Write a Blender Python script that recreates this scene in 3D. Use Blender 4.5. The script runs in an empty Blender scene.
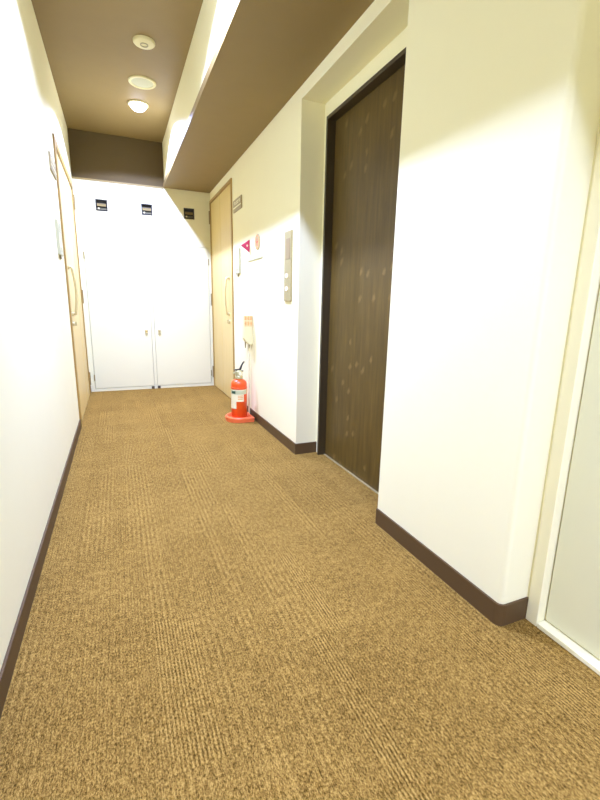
import bpy, bmesh, math, random
from mathutils import Vector, Matrix
random.seed(7)
PI = math.pi
scene = bpy.context.scene
COL = scene.collection

# ------------------------------------------------------------------ helpers
def obj(name, bm, mat, parent=None, smooth=False, bevel=0.0, seg=2):
    """link a bmesh as ONE mesh object (recalculated normals, optional bevel)"""
    bmesh.ops.recalc_face_normals(bm, faces=bm.faces[:])
    me = bpy.data.meshes.new(name)
    bm.to_mesh(me); bm.free()
    mats = mat if isinstance(mat, (list, tuple)) else [mat]
    for m in mats:
        me.materials.append(m)
    o = bpy.data.objects.new(name, me)
    COL.objects.link(o)
    if parent is not None:
        o.parent = parent
    if smooth:
        for p in me.polygons:
            p.use_smooth = True
    if bevel > 0:
        md = o.modifiers.new('bevel', 'BEVEL')
        md.width = bevel; md.segments = seg; md.limit_method = 'ANGLE'; md.angle_limit = math.radians(40)
    return o

def bx(bm, x0, x1, y0, y1, z0, z1, mi=0):
    vs = [bm.verts.new(c) for c in ((x0,y0,z0),(x1,y0,z0),(x1,y1,z0),(x0,y1,z0),(x0,y0,z1),(x1,y0,z1),(x1,y1,z1),(x0,y1,z1))]
    for f in ((0,3,2,1),(4,5,6,7),(0,1,5,4),(1,2,6,5),(2,3,7,6),(3,0,4,7)):
        fc = bm.faces.new([vs[i] for i in f]); fc.material_index = mi
    return bm

def box(*a):
    return bx(bmesh.new(), *a)

def prism(bm, pts, axis, a, b):
    """extrude a 2-D outline along an axis between a and b"""
    def P(p, t):
        return {'x': (t, p[0], p[1]), 'y': (p[0], t, p[1]), 'z': (p[0], p[1], t)}[axis]
    lo = [bm.verts.new(P(p, a)) for p in pts]
    hi = [bm.verts.new(P(p, b)) for p in pts]
    bm.faces.new(lo[::-1]); bm.faces.new(hi)
    n = len(pts)
    for i in range(n):
        bm.faces.new((lo[i], lo[(i+1) % n], hi[(i+1) % n], hi[i]))
    return bm

def lathe(bm, prof, n=32, axis='z', c=(0,0,0), a0=0.0, a1=2*PI):
    """revolve (radius, height) pairs; radius 0 closes the end"""
    full = abs(a1 - a0 - 2*PI) < 1e-6
    m = n if full else n + 1
    def P(r, t, h):
        u, v = r*math.cos(t), r*math.sin(t)
        q = {'z': (u, v, h), 'x': (h, u, v), 'y': (u, h, v)}[axis]
        return (q[0]+c[0], q[1]+c[1], q[2]+c[2])
    rings = []
    for r, h in prof:
        if r <= 1e-7:
            rings.append([bm.verts.new(P(0, 0, h))])
        else:
            rings.append([bm.verts.new(P(r, a0 + (a1-a0)*i/n, h)) for i in range(m)])
    for A, B in zip(rings, rings[1:]):
        for i in range(n):
            j = (i+1) % m
            if len(A) == 1 and len(B) == 1: continue
            if len(A) == 1: bm.faces.new((A[0], B[i], B[j]))
            elif len(B) == 1: bm.faces.new((A[i], A[j], B[0]))
            else: bm.faces.new((A[i], A[j], B[j], B[i]))
    return bm

def tube(bm, pts, r, n=10):
    pts = [Vector(p) for p in pts]
    rings = []
    prev = None
    for i, p in enumerate(pts):
        t = (pts[min(i+1, len(pts)-1)] - pts[max(i-1, 0)]).normalized()
        if prev is None:
            ref = Vector((0,0,1)) if abs(t.z) < .9 else Vector((1,0,0))
            u = t.cross(ref).normalized()
        else:
            u = (prev - t*prev.dot(t)).normalized()
        prev = u
        v = t.cross(u)
        rr = r[i] if isinstance(r, (list, tuple)) else r
        rings.append([bm.verts.new(p + (u*math.cos(2*PI*k/n) + v*math.sin(2*PI*k/n))*rr) for k in range(n)])
    for A, B in zip(rings, rings[1:]):
        for k in range(n):
            bm.faces.new((A[k], A[(k+1) % n], B[(k+1) % n], B[k]))
    bm.faces.new(rings[0][::-1]); bm.faces.new(rings[-1])
    return bm

def thing(name, label, cat, loc=(0,0,0), group=None, kind=None):
    o = bpy.data.objects.new(name, None)
    o.empty_display_size = .05
    COL.objects.link(o)
    o.location = loc
    o['label'] = label; o['category'] = cat
    if group: o['group'] = group
    if kind: o['kind'] = kind
    return o

def tag(o, label, cat, group=None):
    o['label'] = label; o['category'] = cat
    if group: o['group'] = group
    return o

def struct(name, bm, m, bevel=0.0, label=None, cat=None):
    o = obj(name, bm, m, None, bevel=bevel)
    o['kind'] = 'structure'
    if label: o['label'] = label; o['category'] = cat
    return o

# ------------------------------------------------------------------ materials
def lin(r, g, b):
    f = lambda c: (c/255/12.92) if c/255 <= .04045 else ((c/255+.055)/1.055)**2.4
    return (f(r), f(g), f(b), 1)

class N:
    """tiny node-tree writer"""
    def __init__(s, name):
        s.m = bpy.data.materials.new(name); s.m.use_nodes = True
        s.t = s.m.node_tree; s.b = s.t.nodes['Principled BSDF']
    def n(s, kind, **kw):
        x = s.t.nodes.new(kind)
        for k, v in kw.items(): setattr(x, k, v)
        return x
    def l(s, a, b): s.t.links.new(a, b)
    def inp(s, sock, v):
        if isinstance(v, (int, float)): sock.default_value = v
        elif isinstance(v, tuple): sock.default_value = v
        else: s.l(v, sock)
    def math(s, op, a, b=0.0, c=0.0):
        x = s.n('ShaderNodeMath', operation=op)
        s.inp(x.inputs[0], a); s.inp(x.inputs[1], b)
        if len(x.inputs) > 2: s.inp(x.inputs[2], c)
        return x.outputs[0]
    def mix(s, f, a, b):
        x = s.n('ShaderNodeMix', data_type='RGBA')
        s.inp(x.inputs[0], f); s.inp(x.inputs[6], a); s.inp(x.inputs[7], b)
        return x.outputs[2]
    def noise(s, vec, scale, detail=2.0, rough=.5):
        x = s.n('ShaderNodeTexNoise'); s.l(vec, x.inputs['Vector'])
        x.inputs['Scale'].default_value = scale; x.inputs['Detail'].default_value = detail; x.inputs['Roughness'].default_value = rough
        return x.outputs['Fac']
    def pos(s, scale=(1,1,1)):
        tc = s.n('ShaderNodeTexCoord'); mp = s.n('ShaderNodeMapping')
        mp.inputs['Scale'].default_value = scale
        s.l(tc.outputs['Object'], mp.inputs['Vector'])
        return mp.outputs['Vector']
    def ramp(s, f, *stops):
        x = s.n('ShaderNodeValToRGB'); s.l(f, x.inputs[0])
        e = x.color_ramp.elements
        e[0].position, e[0].color = stops[0]; e[1].position, e[1].color = stops[-1]
        for p, c in stops[1:-1]:
            q = e.new(p); q.color = c
        return x.outputs[0]
    def bump(s, h, strength, dist=.002):
        x = s.n('ShaderNodeBump'); x.inputs['Strength'].default_value = strength; x.inputs['Distance'].default_value = dist
        s.l(h, x.inputs['Height']); s.l(x.outputs[0], s.b.inputs['Normal'])

def plain(name, rgb, rough=.5, metal=0.0, var=.06, scale=30, bump=0.0, bscale=400, spec=.5, emit=None):
    q = N(name)
    v = q.pos()
    c = rgb if len(rgb) == 4 else (*rgb, 1)
    lo = tuple(x*(1-var) for x in c[:3]) + (1,); hi = tuple(min(1, x*(1+var)) for x in c[:3]) + (1,)
    q.inp(q.b.inputs['Base Color'], q.mix(q.noise(v, scale, 3), lo, hi))
    q.b.inputs['Roughness'].default_value = rough; q.b.inputs['Metallic'].default_value = metal
    q.b.inputs['Specular IOR Level'].default_value = spec
    if bump: q.bump(q.noise(v, bscale, 3), bump, .001)
    if emit:
        q.b.inputs['Emission Color'].default_value = (*emit[0], 1); q.b.inputs['Emission Strength'].default_value = emit[1]
    return q.m

WALL = (.79, .745, .49)
M = {}
M['wallpaper'] = plain('wallpaper', WALL, .85, var=.012, scale=6, bump=.10, bscale=260, spec=.2)
M['closet_white'] = plain('closet_white', (.70,.68,.455), .55, var=.008, scale=4, spec=.3)
M['white_frame'] = plain('white_frame', (.79,.735,.47), .5, var=.01, scale=4, spec=.3)
M['brown_paper'] = plain('brown_paper', (.245,.168,.060), .58, var=.05, scale=9, bump=.03, bscale=300, spec=.35)
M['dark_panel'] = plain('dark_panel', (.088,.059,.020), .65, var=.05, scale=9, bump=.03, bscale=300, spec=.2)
M['baseboard'] = plain('baseboard', (.090,.052,.020), .5, var=.05, scale=20, spec=.25)
M['steel'] = plain('steel', (.32,.265,.12), .35, .25, var=.05, scale=60)
M['hinge_steel'] = plain('hinge_steel', (.22,.16,.06), .4, .3)
M['chrome'] = plain('chrome', (.62,.54,.28), .3, .3)
M['dark_display'] = plain('dark_display', (.26,.19,.09), .5)
M['button_lit'] = plain('button_lit', (.9,.86,.7), .4, emit=((1,.9,.65), 1.2))
M['cream_plastic'] = plain('cream_plastic', (.70,.64,.36), .45, var=.02)
M['pale_plastic'] = plain('pale_plastic', (.74,.69,.46), .4, var=.02)
M['plate_grey'] = plain('plate_grey', (.46,.45,.28), .4, var=.02)
M['grey_mark'] = plain('grey_mark', (.35,.32,.20), .5)
M['sign_grey'] = plain('sign_grey', (.32,.255,.12), .45, .2, var=.08)
M['sign_white'] = plain('sign_white', (.78,.72,.45), .5)
M['sign_beige'] = plain('sign_beige', (.44,.37,.19), .5)
M['pink_sign'] = plain('pink_sign', (.52,.03,.10), .4, var=.05)
M['red_mark'] = plain('red_mark', (.72,.12,.05), .5)
M['orange_mark'] = plain('orange_mark', (.72,.30,.07), .5)
M['black_metal'] = plain('black_metal', (.018,.016,.014), .45)
M['vent_inner'] = plain('vent_inner', (.03,.026,.022), .6)
M['louvre_brass'] = plain('louvre_brass', (.27,.20,.08), .4, .2)
M['louvre_grey'] = plain('louvre_grey', (.12,.11,.065), .5)
M['label_peach'] = plain('label_peach', (.70,.56,.28), .5)
M['ext_red'] = plain('ext_red', (.72,.085,.010), .30, var=.03)
M['tray_red'] = plain('tray_red', (.76,.15,.045), .45, var=.04)
M['label_white'] = plain('label_white', (.78,.73,.47), .5)
M['label_green'] = plain('label_green', (.50,.52,.31), .5)
M['label_dark'] = plain('label_dark', (.03,.09,.05), .5)
M['brass_valve'] = plain('brass_valve', (.46,.43,.22), .4, .3)
M['lens'] = plain('lens', (.9,.9,.85), .4, emit=((.9,1,1.5), 12.0))
M['gap_dark'] = plain('gap_dark', (.05,.035,.02), .7)
M['gap_soft'] = plain('gap_soft', (.42,.39,.26), .7)
M['sill_metal'] = plain('sill_metal', (.55,.47,.24), .35, .6)

def maple(name, a, b):
    q = N(name)
    v = q.pos((28, 28, 1.2))
    f = q.noise(v, 2.0, 4, .6)
    q.inp(q.b.inputs['Base Color'], q.ramp(f, (.3, (*a, 1)), (.7, (*b, 1))))
    q.b.inputs['Roughness'].default_value = .42
    q.b.inputs['Specular IOR Level'].default_value = .35
    return q.m
M['maple'] = maple('maple', (.58,.43,.155), (.65,.50,.20))
M['maple_dark'] = maple('maple_dark', (.31,.195,.045), (.38,.245,.06))

def dark_wood():
    q = N('dark_wood_laminate')
    v = q.pos((1, 10, 1.0))
    base = q.ramp(q.noise(v, 3.2, 5, .62), (.28, (.068,.041,.008,1)), (.55, (.104,.064,.013,1)), (.8, (.142,.090,.020,1)))
    # short light flecks scattered over the leaf
    tc = q.n('ShaderNodeTexCoord'); sp = q.n('ShaderNodeSeparateXYZ'); q.l(tc.outputs['Object'], sp.inputs[0])
    wob = q.math('MULTIPLY', q.math('SUBTRACT', q.noise(tc.outputs['Object'], 38, 3), .5), .035)
    cmb = q.n('ShaderNodeCombineXYZ')
    q.inp(cmb.inputs[0], q.math('ADD', sp.outputs[1], wob))
    q.inp(cmb.inputs[1], q.math('MULTIPLY', q.math('ADD', sp.outputs[2], q.math('MULTIPLY', sp.outputs[1], .5)), .9))
    vo = q.n('ShaderNodeTexVoronoi', voronoi_dimensions='2D'); vo.inputs['Scale'].default_value = 13
    q.l(cmb.outputs[0], vo.inputs['Vector'])
    near = q.math('MINIMUM', q.math('MAXIMUM', q.math('MULTIPLY', q.math('SUBTRACT', .30, vo.outputs['Distance']), 5.0), 0.0), 1.0)
    sep = q.n('ShaderNodeSeparateColor'); q.l(vo.outputs['Color'], sep.inputs[0])
    pick = q.math('GREATER_THAN', sep.outputs[0], .82)
    fl = q.math('MULTIPLY', q.math('MULTIPLY', near, pick), .42)
    cloud = q.math('MULTIPLY', q.noise(tc.outputs['Object'], 6, 3), .35)
    base = q.mix(cloud, base, (.04,.026,.006,1))
    q.inp(q.b.inputs['Base Color'], q.mix(fl, base, (.24,.155,.05,1)))
    q.b.inputs['Roughness'].default_value = .42
    q.b.inputs['Specular IOR Level'].default_value = .30
    return q.m
M['dark_wood'] = dark_wood()
M['trim_wood'] = plain('trim_wood', (.24,.17,.05), .6)
M['dark_frame'] = plain('dark_frame', (.040,.027,.010), .4, var=.08, scale=12)

def carpet():
    q = N('ribbed_carpet_tile')
    tc = q.n('ShaderNodeTexCoord'); sp = q.n('ShaderNodeSeparateXYZ'); q.l(tc.outputs['Object'], sp.inputs[0])
    x, y = sp.outputs[0], sp.outputs[1]
    vec = tc.outputs['Object']
    T = .5
    cx = q.math('DIVIDE', q.math('ADD', x, 10.21), T)            # columns of tiles
    ci = q.math('FLOOR', cx); fx = q.math('SUBTRACT', cx, ci)
    odd = q.math('MODULO', ci, 2.0)
    cy = q.math('DIVIDE', q.math('ADD', q.math('ADD', y, 9.73), q.math('MULTIPLY', odd, .25)), T)
    ri = q.math('FLOOR', cy); fy = q.math('SUBTRACT', cy, ri)
    band = q.math('FLOOR', q.math('MULTIPLY', fx, 8.0))
    cmb = q.n('ShaderNodeCombineXYZ'); q.inp(cmb.inputs[0], ci); q.inp(cmb.inputs[1], ri); q.inp(cmb.inputs[2], band)
    wn = q.n('ShaderNodeTexWhiteNoise', noise_dimensions='3D'); q.l(cmb.outputs[0], wn.inputs['Vector'])
    r = wn.outputs['Value']
    cmt = q.n('ShaderNodeCombineXYZ'); q.inp(cmt.inputs[0], ci); q.inp(cmt.inputs[1], ri)
    wt = q.n('ShaderNodeTexWhiteNoise', noise_dimensions='3D'); q.l(cmt.outputs[0], wt.inputs['Vector'])
    rt = wt.outputs['Value']
    # rib amplitude by band: few bold, some middling, the rest faint
    bold = q.math('GREATER_THAN', r, .91)
    mid = q.math('GREATER_THAN', r, .66)
    amp = q.math('ADD', q.math('ADD', q.math('MULTIPLY', bold, .27), q.math('MULTIPLY', mid, .06)), .15)
    wob = q.math('MULTIPLY', q.math('SUBTRACT', q.noise(vec, 45, 2), .5), .0028)
    def ribs(pitch):
        return q.math('MULTIPLY_ADD', q.math('SINE', q.math('MULTIPLY', q.math('ADD', x, wob), 2*PI/pitch)), .5, .5)
    wide = q.math('MULTIPLY', mid, q.math('SUBTRACT', 1.0, bold))
    rib = q.math('ADD', q.math('MULTIPLY', ribs(.0185), wide), q.math('MULTIPLY', ribs(.0096), q.math('SUBTRACT', 1.0, wide)))
    # loops along the rib (short dashes)
    mp = q.n('ShaderNodeMapping'); mp.inputs['Scale'].default_value = (1, .42, 1); q.l(vec, mp.inputs['Vector'])
    loop = q.noise(mp.outputs['Vector'], 330, 2, .65)
    fine = q.noise(vec, 520, 1, .5)
    big = q.noise(vec, 4.5, 3)
    broken = q.math('MULTIPLY_ADD', q.math('SUBTRACT', q.noise(vec, 11, 3, .6), .5), 2.6, .85)
    amp = q.math('MULTIPLY', amp, q.math('MINIMUM', q.math('MAXIMUM', broken, .15), 1.35))
    speck = q.noise(mp.outputs['Vector'], 85, 3, .7)
    h = q.math('MULTIPLY', rib, amp)
    h = q.math('ADD', h, q.math('MULTIPLY', q.math('SUBTRACT', speck, .5), 1.1))
    h = q.math('ADD', h, q.math('MULTIPLY', q.math('SUBTRACT', loop, .5), 2.3))
    h = q.math('ADD', h, q.math('MULTIPLY', q.math('SUBTRACT', fine, .5), .9))
    h = q.math('SUBTRACT', h, q.math('MULTIPLY', amp, .5))
    h = q.math('ADD', h, q.math('MULTIPLY', q.math('SUBTRACT', big, .5), .22))
    h = q.math('ADD', h, q.math('MULTIPLY', q.math('SUBTRACT', rt, .5), .06))
    h = q.math('ADD', h, q.math('MULTIPLY', q.math('SUBTRACT', r, .5), .045))
    h = q.math('ADD', h, .5)
    col = q.ramp(h, (.05, CARP[0]), (.5, CARP[1]), (.95, CARP[2]))
    # hair-line seams between the tiles
    ex = q.math('LESS_THAN', q.math('MINIMUM', fx, q.math('SUBTRACT', 1.0, fx)), .005)
    ey = q.math('LESS_THAN', q.math('MINIMUM', fy, q.math('SUBTRACT', 1.0, fy)), .004)
    seam = q.math('MULTIPLY', q.math('MAXIMUM', ex, ey), .16)
    q.inp(q.b.inputs['Base Color'], q.mix(seam, col, CARP[0]))
    q.b.inputs['Roughness'].default_value = .95
    q.b.inputs['Specular IOR Level'].default_value = .08
    q.bump(h, .5, .003)
    return q.m
CARP = ((.062,.032,.004,1), (.212,.119,.024,1), (.40,.248,.062,1))
M['carpet'] = carpet()

# ------------------------------------------------------------------ dimensions (metres; camera eye at x=0, y=0, z=1)
XL, XR = -.337, 1.07          # corridor wall faces
YB = 5.30                     # far end
YN = -3.7                     # behind the viewer
ZS, ZT = 2.24, 2.69           # dropped soffit, raised ceiling
XS = .56                      # edge of the dropped soffit
PN, PF = .847, 1.565          # pillar near / far
AF = 2.585                    # far side of the lift alcove
XA = 1.222                    # back of the alcove
XD = 1.26                     # lift door leaf
XG = 1.187                    # near right wall / door frame face

# ------------------------------------------------------------------ the setting
struct('floor', box(XL-.15, 1.6, YN-.15, YB+.15, -.06, 0), M['carpet'])

b = bmesh.new()
bx(b, XL-.15, XS+.08, YN-.15, YB+.15, ZT, ZT+.08)               # raised ceiling
bx(b, XS, 1.6, YN-.15, YB+.15, ZS, ZS+.045)                     # dropped soffit
struct('ceiling', b, M['brown_paper'])
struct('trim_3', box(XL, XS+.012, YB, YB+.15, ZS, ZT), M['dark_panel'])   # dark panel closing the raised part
struct('trim_1', box(XS+.012, XS+.08, YN, YB, ZS+.045, ZT), M['wallpaper'])           # upright side of the raised part
struct('trim_2', box(XL, XS, YB-.010, YB, ZS-.014, ZS+.004), M['trim_wood'])         # picture-rail at its far end

# left wall with the opening for the timber door
LY0, LY1, LZ = 3.752, 5.135, 2.15
b = bmesh.new()
bx(b, XL-.15, XL, YN-.15, LY0, 0, ZT)
bx(b, XL-.15, XL, LY1, YB+.15, 0, ZT)
bx(b, XL-.15, XL, LY0, LY1, LZ, ZT)
struct('wall_left', b, M['wallpaper'])

# right wall: far stretch, lift alcove, pillar, near stretch
RY0, RY1, RZ = 4.25, 5.272, 2.15
EY0, EY1, EZ = 1.63, 2.535, 2.083
GY1, GY0, GZ = .838, -.25, 2.10
b = bmesh.new()
bx(b, XR, 1.5, AF, RY0, 0, ZS)
bx(b, XR, 1.5, RY1, YB+.15, 0, ZS)
bx(b, XR, 1.5, RY0, RY1, RZ, ZS)
bx(b, XR, 1.5, PF, AF, 2.17, ZS)
bx(b, XA, 1.5, EY1, AF, 0, 2.17)
bx(b, XA, 1.5, PF, EY0, 0, 2.17)
bx(b, XA, 1.5, EY0, EY1, EZ, 2.17)
struct('wall_right', b, M['wallpaper'])
pil = bmesh.new()
r = .018
pts = [(1.5, PF), (XR, PF)] + [(XR + r - r*math.cos(t), PN + r - r*math.sin(t)) for t in [i*PI/2/6 for i in range(7)]] + [(1.5, PN)]
prism(pil, pts, 'z', 0, ZS)
struct('wall_pillar', pil, M['wallpaper'])
b = bmesh.new()
bx(b, XG, 1.5, GY0, PN, GZ, ZS)
bx(b, XG, 1.5, YN-.15, GY0, 0, ZS)
bx(b, XG, 1.5, GY1, PN, 0, GZ)
struct('wall_near', b, M['wallpaper'])
struct('wall_behind', box(XL-.15, 1.6, YN-.15, YN, 0, ZT), M['wallpaper'])
struct('wall_back', box(XL-.15, 1.6, YB+.04, YB+.15, 0, ZS), M['wallpaper'])

# baseboards
BH, BT = .075, .008
b = bmesh.new()
bx(b, XL, XL+BT, YN, LY0-.002, 0, BH); bx(b, XL, XL+BT, LY1+.03, YB-.004, 0, BH)
struct('baseboard_left', b, M['baseboard'], bevel=.002)
b = bmesh.new()
prism(b, [(XR-BT, RY0-.002), (XR, RY0-.002), (XR, AF), (XA, AF), (XA, AF-BT), (XR-BT, AF-BT)], 'z', 0, BH)
rr = r + BT
arc = [i*PI/2/6 for i in range(7)]
outer = [(XR + r - rr*math.cos(t), PN + r - rr*math.sin(t)) for t in arc]
inner = [(XR + r - r*math.cos(t), PN + r - r*math.sin(t)) for t in arc]
prism(b, [(XR, PF), (XR-BT, PF)] + outer + [(XG+.004, PN-BT), (XG+.004, PN)] + inner[::-1], 'z', 0, BH)
struct('baseboard_right', b, M['baseboard'])

# ------------------------------------------------------------------ timber doors
def timber_door(name, label, side, y0, y1, zt, split):
    """side +1: in the right wall, -1: in the left wall; hinged at its far edge y1"""
    X = XR if side > 0 else XL
    s = -side                                           # out of the wall
    def bb(d0, d1, *rest):
        a, c = sorted((X + s*d0, X + s*d1)); return box(a, c, *rest)
    d = thing(name, label, 'door', (0,0,0), kind='structure')
    f = bmesh.new()
    cw = .030 if side > 0 else .060
    for (ya, yb, za, zb) in ((y0, y0+cw, 0, zt), (y1-.022, y1, 0, zt), (y0+cw, y1-.022, zt-cw, zt)):
        a, c = sorted((X + s*.012, X - s*.09)); bx(f, a, c, ya, yb, za, zb)
    obj('door_frame', f, M['maple_dark'], d, bevel=.002)
    g = .004 if side > 0 else .013
    leaf = bb(.002, -.036, y0+cw+g, split-g, .008, zt-cw-g)
    lf = obj('leaf', leaf, M['maple'], d, bevel=.002)
    obj('side_leaf', bb(.002, -.036, split+g, y1-.022-g, .008, zt-cw-g), M['maple'], d, bevel=.002)
    obj('backing', bb(-.04, -.05, y0+cw, y1-.022, .004, zt-cw), M['gap_dark'], d)
    # bowed pull bar with two feet, on the leaf
    hy = y0 + .17
    def P(dd, yy, zz): return (X + s*dd, yy, zz)
    pull = bmesh.new()
    zs = [.90 + .36*i/14 for i in range(15)]
    tube(pull, [P(.012, hy, .90)] + [P(.03 + .018*math.sin(PI*i/14), hy, z) for i, z in enumerate(zs)] + [P(.012, hy, 1.26)], .0095)
    h = obj('pull_handle', pull, M['chrome'], lf, smooth=True)
    for z in (.90, 1.26):
        t = bmesh.new(); lathe(t, [(0, .002*s), (.017, .002*s), (.017, .016*s), (0, .018*s)], 18, 'x', (X, hy, z))
        obj('rosette', t, M['chrome'], h)
    t = bmesh.new(); lathe(t, [(0, .002*s), (.021, .002*s), (.019, .014*s), (0, .016*s)], 20, 'x', (X, hy, .825))
    bx(t, *sorted((X+s*.014, X+s*.032)), hy-.004, hy+.004, .808, .842)
    obj('lock', t, M['chrome'], lf)
    for z in (.18, 1.05, 1.97):
        t = bmesh.new()
        bx(t, *sorted((X, X+s*.014)), y1-.012, y1+.012, z-.065, z+.065)
        lathe(t, [(0, z-.07), (.009, z-.07), (.009, z+.07), (0, z+.07)], 12, 'z', (X + s*.014, y1-.002, 0))
        obj('hinge', t, M['hinge_steel'], d)
    return d
timber_door('door_1', 'pale maple door with bowed pull handle in the right wall, beside the closet', 1, RY0, RY1, RZ, 4.78)
timber_door('door_2', 'pale maple door with bowed pull handle in the left wall, seen edge-on', -1, LY0, LY1, LZ, 4.70)

# ------------------------------------------------------------------ lift door
d = thing('door_3', 'dark brown wood-grain lift door in a dark frame, set in the alcove', 'lift door', kind='structure')
f = bmesh.new()
fx0, fx1 = XA-.014, XD+.05
bx(f, fx0, fx1, EY1-.020, EY1, 0, EZ)
bx(f, fx0, fx1, EY0, EY0+.020, 0, EZ)
bx(f, fx0, fx1, EY0+.020, EY1-.020, EZ-.020, EZ)
obj('door_frame', f, M['dark_frame'], d, bevel=.0015)
obj('leaf', box(XD, XD+.035, EY0+.021, EY1-.021, .006, EZ-.021), M['dark_wood'], d, bevel=.001)
obj('sill', box(XD-.011, XD, EY0+.022, EY1-.022, .0, .004), M['sill_metal'], d)

# ------------------------------------------------------------------ near right door in its white frame
d = thing('door_4', 'pale door panel in a white frame, at the right edge beside the pillar', 'door', kind='structure')
f = bmesh.new()
bx(f, XG-.006, 1.33, GY1-.040, GY1, 0, GZ)
bx(f, XG-.006, 1.33, GY0, GY0+.042, 0, GZ)
bx(f, XG-.006, 1.33, GY0+.042, GY1-.042, GZ-.042, GZ)
bx(f, XG-.006, 1.33, GY0+.042, GY1-.042, 0, .016)
obj('door_frame', f, M['white_frame'], d, bevel=.002)
obj('leaf', box(XG+.026, XG+.062, GY0+.044, GY1-.044, .020, GZ-.044), M['closet_white'], d, bevel=.003)

# ------------------------------------------------------------------ utility closet across the far end
d = thing('utility_closet', 'white built-in utility closet with double doors across the corridor end', 'closet', (0, YB, 0))
CX0, CX1, CM = -.285, 1.035, .372
dz0, dz1 = .035, 1.645
def rel(bm):
    bmesh.ops.translate(bm, verts=bm.verts[:], vec=(0, -YB, 0)); return bm
vents = [-.077, .376, .830]
VW, VZ0, VZ1 = .058, 1.940, 2.056
f = bmesh.new()
y0, y1 = YB, YB+.039
bx(f, XL, CX0, y0, y1, 0, dz1); bx(f, CX1, XR, y0, y1, 0, dz1)
bx(f, CM-.016, CM+.016, y0, y1, 0, dz1)
bx(f, CX0, CM-.016, y0, y1, 0, dz0-.004); bx(f, CM+.016, CX1, y0, y1, 0, dz0-.004)
bx(f, XL, XR, y0, y1, dz1, VZ0)
xs = [XL] + [v for c in vents for v in (c-VW, c+VW)] + [XR]
for i in range(0, len(xs), 2):
    bx(f, xs[i], xs[i+1], y0, y1, VZ0, VZ1)
bx(f, XL, XR, y0, y1, VZ1, 2.146)
bx(f, XL, XR, y0-.006, y1, 2.146, ZS-.001)
obj('front_panel', rel(f), M['closet_white'], d)
for (xa, xb, kx, hx) in ((CX0, CM-.016, CM-.075, CX0), (CM+.016, CX1, CM+.068, CX1)):
    g = .0035
    dr = obj('closet_door', rel(box(xa+g, xb-g, YB+.0005, YB+.022, dz0, dz1-g)), M['closet_white'], d, bevel=.0015)
    k = bmesh.new()
    lathe(k, [(0, -.026), (.010, -.026), (.015, -.020), (.0155, -.012), (.009, -.006), (.011, 0), (0, .002)], 20, 'y', (kx, YB, .688))
    obj('knob', rel(k), M['chrome'], dr, smooth=True)
    for z in (.16, 1.48):
        hgs = bmesh.new(); lathe(hgs, [(0, z-.035), (.006, z-.035), (.006, z+.035), (0, z+.035)], 10, 'z', (hx, YB-.004, 0))
        obj('hinge', rel(hgs), M['steel'], dr)
    nx = CM-.034 if kx < CM else CM+.034
    obj('gap_patch', rel(box(nx-.016, nx+.016, YB-.010, YB-.001, .001, .030)), M['gap_dark'], dr)  # dark block paints in the shade of the gap at the door foot
obj('inside', rel(box(CX0, CX1, YB+.026, YB+.036, .04, 1.64)), M['gap_soft'], d)

# three square vents let into its upper panel
vl = ['leftmost of three square black vents above the closet doors',
      'middle of three square black vents above the closet doors',
      'rightmost of three square black vents above the closet doors, in the shade']
def make_vent():
    v = thing('wall_vent', vl[0], 'vent', (vents[0], YB, (VZ0+VZ1)/2), 'square vents above the closet')
    w, t = .0565, .006
    f = bmesh.new()
    bx(f, -w, w, -.004, .036, w-t, w); bx(f, -w, w, -.004, .036, -w, -w+t)
    bx(f, -w, -w+t, -.004, .036, -w+t, w-t); bx(f, w-t, w, -.004, .036, -w+t, w-t)
    bx(f, -w+t, w-t, .030, .036, -w+t, w-t)
    obj('frame', f, M['black_metal'], v)
    l = bmesh.new()
    prism(l, [(.026, .018), (.028, .022), (.004, -.006), (.002, -.010)], 'x', -w+t+.006, w-t-.006)
    obj('louvre', l, M['louvre_brass'], v)
    g = bmesh.new()
    prism(g, [(.026, -.022), (.028, -.018), (.004, -.040), (.002, -.044)], 'x', -w+t+.002, w-t-.002)
    obj('louvre', g, M['louvre_grey'], v)
    k = bmesh.new(); lathe(k, [(0, -.002), (.008, -.002), (.009, .006), (0, .012)], 14, 'y', (-.028, .0, -.032))
    obj('latch', k, M['pale_plastic'], v)
    return v
v0 = make_vent()
for i in (1, 2):
    c = v0.copy(); COL.objects.link(c); c.location = (vents[i], YB, (VZ0+VZ1)/2); c['label'] = vl[i]
    for ch in v0.children:
        q = ch.copy(); COL.objects.link(q); q.parent = c

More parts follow.
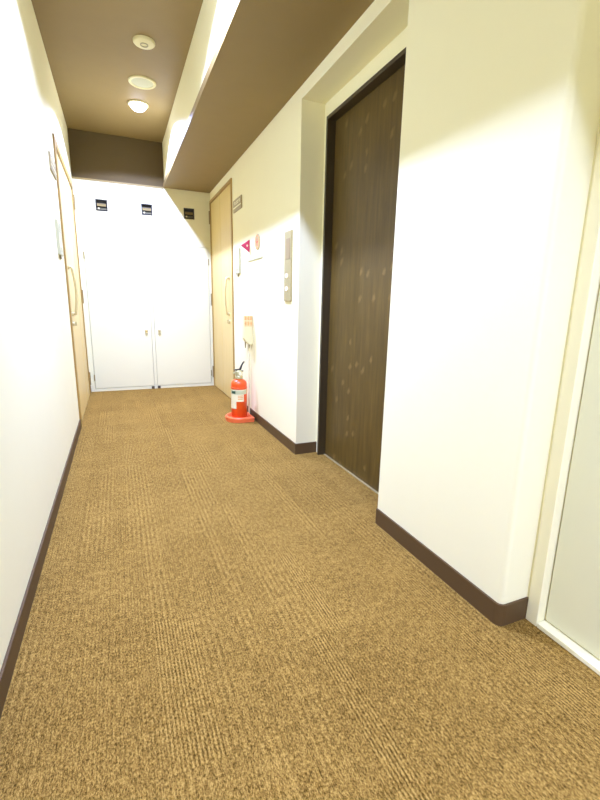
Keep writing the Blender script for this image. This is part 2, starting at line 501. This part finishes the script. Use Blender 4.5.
# ------------------------------------------------------------------ ceiling fittings
LX, LZ_ = .290, 2.63
def make_downlight():
    t = thing('downlight', 'lit round ceiling downlight nearest the far end', 'downlight', (LX, 4.43, ZT), 'ceiling downlights')
    b = bmesh.new(); lathe(b, [(.070, -.001), (.086, -.001), (.086, -.008), (.080, -.012), (.070, -.010), (.070, -.001)], 40)
    obj('trim_ring', b, M['white_frame'], t, smooth=True)
    b = bmesh.new()
    lathe(b, [(.069, -.004)] + [(.069*math.cos(a), -.006-.050*math.sin(a)) for a in [i*PI/2/8 for i in range(8)]] + [(0, -.056)], 40)
    obj('lens', b, M['lens'], t, smooth=True)
    L = bpy.data.lights.new('downlight_lamp', 'SPOT')
    L.energy = POWER; L.color = (.435, .530, .97)
    L.spot_size = math.radians(148); L.spot_blend = .13; L.shadow_soft_size = .026
    # the lamp throws most of its light straight down, less to the sides
    L.use_nodes = True
    nt = L.node_tree; em = nt.nodes['Emission']
    tc = nt.nodes.new('ShaderNodeTexCoord'); sx = nt.nodes.new('ShaderNodeSeparateXYZ')
    ab = nt.nodes.new('ShaderNodeMath'); ab.operation = 'ABSOLUTE'
    pw = nt.nodes.new('ShaderNodeMath'); pw.operation = 'POWER'; pw.inputs[1].default_value = 1.35
    nt.links.new(tc.outputs['Normal'], sx.inputs[0]); nt.links.new(sx.outputs[2], ab.inputs[0])
    nt.links.new(ab.outputs[0], pw.inputs[0]); nt.links.new(pw.outputs[0], em.inputs['Strength'])
    o = bpy.data.objects.new('lamp', L); COL.objects.link(o); o.parent = t; o.location = (0, 0, LZ_ - ZT - .002)
    return t
POWER = 775
t0 = make_downlight()
for y, lab in ((2.20, 'round ceiling downlight over the lift door, out of frame'),
               (-.75, 'round ceiling downlight above the viewer'),
               (-3.0, 'round ceiling downlight behind the viewer')):
    c = t0.copy(); COL.objects.link(c); c.location = (LX, y, ZT); c['label'] = lab
    for ch in t0.children:
        q = ch.copy(); COL.objects.link(q); q.parent = c

t = thing('smoke_detector', 'smaller round cream disc on the brown ceiling, farther from the lit lamp', 'smoke detector', (.284, 3.435, ZT))
b = bmesh.new(); lathe(b, [(0, 0), (.071, 0), (.071, -.008), (.064, -.016), (.030, -.020), (0, -.020)], 40)
obj('base', b, M['cream_plastic'], t, smooth=False)
b = bmesh.new(); lathe(b, [(.020, -.019), (.026, -.019), (.026, -.0235), (.020, -.0235), (.020, -.019)], 28)
obj('sensor_ring', b, M['grey_mark'], t)
t = thing('ceiling_speaker', 'larger round ceiling disc with pale rim, next to the lit lamp', 'ceiling speaker', (.302, 4.008, ZT))
b = bmesh.new(); lathe(b, [(.082, 0), (.104, 0), (.104, -.006), (.098, -.011), (.082, -.009), (.082, 0)], 44)
obj('rim', b, M['cream_plastic'], t)
b = bmesh.new(); lathe(b, [(0, -.001), (.082, -.001), (.082, -.006), (.05, -.008), (0, -.008)], 44)
obj('grille', b, M['plate_grey'], t)

# ------------------------------------------------------------------ lift call panel
t = thing('lift_call_panel', 'tall narrow steel lift call panel with two lit buttons on the right wall', 'call panel', (XR, 2.755, 1.25))
obj('plate', box(-.012, .001, -.062, .062, -.222, .222), M['steel'], t, bevel=.002)
obj('display', box(-.0145, -.011, -.042, .024, .045, .175), M['dark_display'], t, bevel=.001)
for z, up in ((-.058, 1), (-.142, -1)):
    k = bmesh.new(); lathe(k, [(0, -.018), (.011, -.018), (.014, -.016), (.014, -.011), (0, -.011)], 24, 'x', (0, .010, z))
    bt = obj('button', k, M['button_lit'], t)
    a = bmesh.new(); prism(a, [(.010-.007, z-.005*up), (.010+.007, z-.005*up), (.010, z+.007*up)], 'x', -.0192, -.0178)
    obj('arrow', a, M['orange_mark'], bt)

# ------------------------------------------------------------------ signs and plates on the walls
def strokes(bm, x0, x1, y0, y1, z0, z1, n, cols=5, dirn=-1):
    """small clumps of illegible brush strokes on a wall-parallel plane"""
    w = (y1-y0)/cols
    for c in range(cols):
        for k in range(n):
            ya = y0 + w*c + w*.12; yb = y0 + w*(c+1) - w*.12
            z = z0 + (z1-z0)*(k+.5)/n
            q = (z1-z0)/n*.22
            if (c + k) % 3 == 0: yb = ya + (yb-ya)*.7
            bx(bm, x0, x1, ya, yb, z-q, z+q)
        ym = y0 + w*(c+.5)
        bx(bm, x0, x1, ym-w*.07, ym+w*.07, z0, z1)
    return bm
def room_sign(side, y, label):
    X = XR if side > 0 else XL
    s = -side
    t = thing('room_sign', label, 'room sign', (X, y, 1.88), 'room signs beside the timber doors')
    S = lambda a, c: sorted((s*a, s*c))
    obj('plate', box(*S(-.001, .010), -.142, .142, -.052, .052), M['sign_grey'], t, bevel=.0015)
    k = bmesh.new(); a, c = S(.0102, .0114)
    strokes(k, a, c, -.11, .10, .004, .034, 2, 4)
    bx(k, a, c, -.13, .13, -.022, -.012)
    obj('lettering', k, M['sign_white'], t)
    return t
room_sign(1, 4.045, 'small grey room sign high on the right wall beside the maple door')
room_sign(-1, 3.535, 'small grey room sign on the left wall beside the door, seen edge-on')
def reader(side, y, z, label):
    X = XR if side > 0 else XL
    s = -side
    t = thing('door_intercom', label, 'intercom', (X, y, z), 'intercom plates beside the timber doors')
    S = lambda a, c: sorted((s*a, s*c))
    obj('plate', box(*S(-.001, .016), -.085, .085, -.105, .115), M['plate_grey'], t, bevel=.003)
    k = bmesh.new()
    for i in range(5): bx(k, *S(.0155, .0172), -.03, .03, .045+.012*i, .050+.012*i)
    obj('speaker_slots', k, M['grey_mark'], t)
    k = bmesh.new(); lathe(k, [(0, s*.0155), (.016, s*.0155), (.015, s*.021), (0, s*.022)], 20, 'x', (0, 0, -.055))
    obj('button', k, M['pale_plastic'], t)
    k = bmesh.new(); prism(k, [(-.03, -.105), (.03, -.105), (.012, -.128), (-.012, -.128)], 'x', *S(.001, .012))
    obj('lower_cap', k, M['grey_mark'], t)
reader(1, 4.06, 1.385, 'pale upright intercom plate on the right wall under the room sign')
reader(-1, 3.47, 1.41, 'pale upright intercom plate on the left wall under the room sign')

# pink triangular sign that stands out from the wall
t = thing('triangular_sign', 'pink triangular sign with white emblem on the right wall', 'sign', (XR, 3.69, 1.485))
k = bmesh.new()
prism(k, [(-.001, .050), (-.001, -.050), (-.072, .000)], 'y', -.012, .012)
obj('panel', k, M['pink_sign'], t, bevel=.002)
k = bmesh.new()
em = [(-.022 + .008*math.cos(a) , .000 + .009*math.sin(a)) for a in [i*2*PI/12 for i in range(12)]]
prism(k, em, 'y', -.0135, -.0119)
obj('emblem', k, M['sign_white'], t)

# round sign with an orange mark
t = thing('round_sign', 'small round beige sign with orange mark, right of the pink triangle', 'sign', (XR, 3.445, 1.487))
k = bmesh.new(); lathe(k, [(0, -.0005), (.060, -.0005), (.060, -.005), (.057, -.007), (0, -.007)], 40, 'x')
obj('plate', k, M['sign_beige'], t)
k = bmesh.new(); lathe(k, [(.044, -.0065), (.053, -.0065), (.053, -.0080), (.044, -.0080), (.044, -.0065)], 36, 'x')
obj('ring', k, M['orange_mark'], t)
k = bmesh.new(); bx(k, -.0082, -.0066, -.008, .008, -.030, .028); bx(k, -.0082, -.0066, -.024, .022, -.008, .006)
obj('mark', k, M['red_mark'], t)
k = bmesh.new(); bx(k, -.006, .001, -.2, .2, -.007, .007)
s = obj('label_strip', k, M['grey_mark'], None, bevel=.001)
s.location = (XR, 3.525, 1.366); s.rotation_euler = (0, 0, 0)
s.data.materials[0] = M['plate_grey']
tag(s, 'thin pale strip on the right wall below the round sign', 'label strip')

# projecting cream box with an orange-lettered label, and the white conduit below it
t = thing('wall_box', 'cream box with orange lettering jutting from the right wall above the extinguisher', 'wall box', (XR, 3.635, .785))
k = bmesh.new()
prism(k, [(-.0005, .125), (-.078, .125), (-.078, -.068), (-.060, -.100), (-.030, -.125), (-.0005, -.125)], 'y', -.035, .035)
obj('housing', k, M['cream_plastic'], t, bevel=.004)
obj('label', box(-.076, -.003, -.0368, -.0345, .030, .123), M['label_peach'], t)
k = bmesh.new()
for row, (za, zb) in enumerate(((.086, .117), (.040, .074))):
    for c in range(3):
        xa = -.073 + .0235*c; xb = xa + .019
        for j in range(3):
            z = za + (zb-za)*(j+.5)/3
            bx(k, xa + (.003 if (c+j+row) % 2 else 0), xb, -.0378, -.0366, z-.0022, z+.0022)
        bx(k, (xa+xb)/2-.0018, (xa+xb)/2+.0018, -.0378, -.0366, za, zb)
obj('lettering', k, M['orange_mark'], t)
for x in (-.058, -.022):
    k = bmesh.new(); lathe(k, [(0, -.155), (.004, -.155), (.006, -.12), (.006, -.10), (0, -.10)], 12, 'z', (x, 0, 0))
    obj('peg', k, M['steel'], t)
k = bmesh.new(); tube(k, [(0, 0, .002), (0, 0, .30), (0, 0, .655)], .0085, 14)
for z in (.12, .48): bx(k, -.012, .0095, -.006, .006, z-.009, z+.009)
o = obj('conduit', k, M['pale_plastic'], None, smooth=False)
o.location = (XR-.0195, 3.665, 0)
tag(o, 'thin white conduit running down the right wall to the floor behind the extinguisher', 'conduit')

# ------------------------------------------------------------------ fire extinguisher on its red tray
EX, EY = .940, 3.595
k = bmesh.new()
def outline(g):
    pts = []
    R = .120 - g
    for i in range(25):
        a = PI*.5 + PI*i/24
        pts.append((R*math.cos(a), R*math.sin(a)))
    pts += [(.100-g, -R), (.100-g, R)]
    return pts
lo = [[k.verts.new((x, y, z)) for x, y in outline(g)] for g, z in ((0, .001), (-.004, .036), (.002, .044), (.014, .044), (.030, .018))]
n = len(lo[0])
for A, B in zip(lo, lo[1:]):
    for i in range(n): k.faces.new((A[i], A[(i+1) % n], B[(i+1) % n], B[i]))
k.faces.new(lo[0][::-1]); k.faces.new(lo[-1])
o = obj('extinguisher_tray', k, M['tray_red'], None)
o.location = (EX, EY, 0)
tag(o, 'red plastic tray on the carpet under the fire extinguisher', 'extinguisher tray')

t = thing('fire_extinguisher', 'red fire extinguisher with black lever and white labels, by the right wall', 'fire extinguisher', (EX, EY, .0185))
R = .069
k = bmesh.new()
lathe(k, [(0, 0), (R-.006, 0), (R, .006), (R, .303)] + [(.024 + (R-.024)*math.cos(a), .303 + .044*math.sin(a)) for a in [i*PI/2/8 for i in range(1, 9)]] + [(.024, .352), (0, .352)], 48)
body = obj('cylinder', k, M['ext_red'], t, smooth=True)
k = bmesh.new(); lathe(k, [(R-.001, .266), (R+.0035, .268), (R+.0035, .280), (R-.001, .282)], 48)
obj('seam_band', k, M['ext_red'], body, smooth=True)
k = bmesh.new()
lathe(k, [(0, .348), (.030, .348), (.034, .354), (.034, .370), (.029, .378), (.031, .390), (.031, .412), (.018, .426), (0, .426)], 28)
lathe(k, [(0, 0), (.010, 0), (.010, .030), (0, .030)], 14, 'x', (-.048, 0, .402))
valve = obj('valve', k, M['brass_valve'], t, smooth=False)
g = bmesh.new(); lathe(g, [(0, -.038), (.014, -.038), (.015, -.034), (.015, -.026), (0, -.026)], 24, 'y', (.006, 0, .396))
obj('pressure_gauge', g, M['label_white'], valve)
k = bmesh.new()
prism(k, [(-.044, .424), (-.044, .432), (-.005, .436), (.006, .438), (.020, .468), (.036, .492), (.048, .502), (.052, .496), (.042, .484), (.030, .464), (.020, .430), (.004, .422)], 'y', -.011, .011)
obj('lever', k, M['black_metal'], t, bevel=.002)
k = bmesh.new()
prism(k, [(-.036, .408), (-.036, .414), (.010, .418), (.036, .422), (.042, .418), (.036, .412), (.014, .406)], 'y', -.009, .009)
obj('carrying_handle', k, M['black_metal'], t, bevel=.002)
cam_a = math.atan2(-EY, -EX)
def patch(name, a0, a1, z0, z1, m, rad, parent):
    k = bmesh.new()
    nn = 14
    rows = []
    for z in (z0, z1):
        for rr_ in (rad, rad+.0006):
            rows.append([k.verts.new((rr_*math.cos(cam_a+a0+(a1-a0)*i/nn), rr_*math.sin(cam_a+a0+(a1-a0)*i/nn), z)) for i in range(nn+1)])
    a, b_, c, d_ = rows
    for i in range(nn):
        k.faces.new((b_[i], b_[i+1], d_[i+1], d_[i])); k.faces.new((a[i], c[i], c[i+1], a[i+1]))
        k.faces.new((a[i], a[i+1], b_[i+1], b_[i])); k.faces.new((c[i], d_[i], d_[i+1], c[i+1]))
    for i in (0, nn):
        k.faces.new((a[i], b_[i], d_[i], c[i]))
    return obj(name, k, m, parent, smooth=False)
lab = patch('label', -1.35, 1.15, .158, .262, M['label_white'], R+.0002, body)
patch('label_header', -1.35, 1.15, .222, .256, M['label_green'], R+.001, lab)
patch('label_emblem', -1.05, -.45, .228, .250, M['label_dark'], R+.0018, lab)
for z in (.178, .192, .206): patch('label_text', -.15, .50, z, z+.006, M['orange_mark'], R+.001, lab)
patch('label_red_panel', .62, 1.15, .150, .221, M['ext_red'], R+.001, lab)
patch('tall_label', -1.30, -.35, .095, .222, M['label_white'], R+.0010, body)

# ------------------------------------------------------------------ camera
f_px, yaw, pitch, roll = 427.57, .40053, .21728, .018736
cy, sy, cp, sp_ = math.cos(yaw), math.sin(yaw), math.cos(pitch), math.sin(pitch)
fw = Vector((sy*cp, cy*cp, -sp_)); rt = Vector((cy, -sy, 0)); up = rt.cross(fw)
c_, s_ = math.cos(roll), math.sin(roll)
rt2 = rt*c_ + up*s_; up2 = up*c_ - rt*s_
cam = bpy.data.cameras.new('camera'); co = bpy.data.objects.new('camera', cam); COL.objects.link(co)
m = Matrix((rt2, up2, -fw)).transposed().to_4x4(); m.translation = Vector((0, 0, 1.0))
co.matrix_world = m
cam.sensor_fit = 'VERTICAL'; cam.sensor_height = 36.0; cam.lens = f_px/800*36
cam.clip_start = .02
scene.camera = co

# ------------------------------------------------------------------ world, colour management
w = bpy.data.worlds.new('world'); scene.world = w; w.use_nodes = True
w.node_tree.nodes['Background'].inputs[0].default_value = (.02, .02, .02, 1)
scene.view_settings.view_transform = 'Standard'
scene.view_settings.look = 'None'
scene.view_settings.gamma = 1.0
scene.view_settings.use_curve_mapping = False
scene.view_settings.exposure = 0.0
scene.cycles.max_bounces = 14
scene.cycles.diffuse_bounces = 10
scene.cycles.glossy_bounces = 4
scene.cycles.sample_clamp_indirect = 8
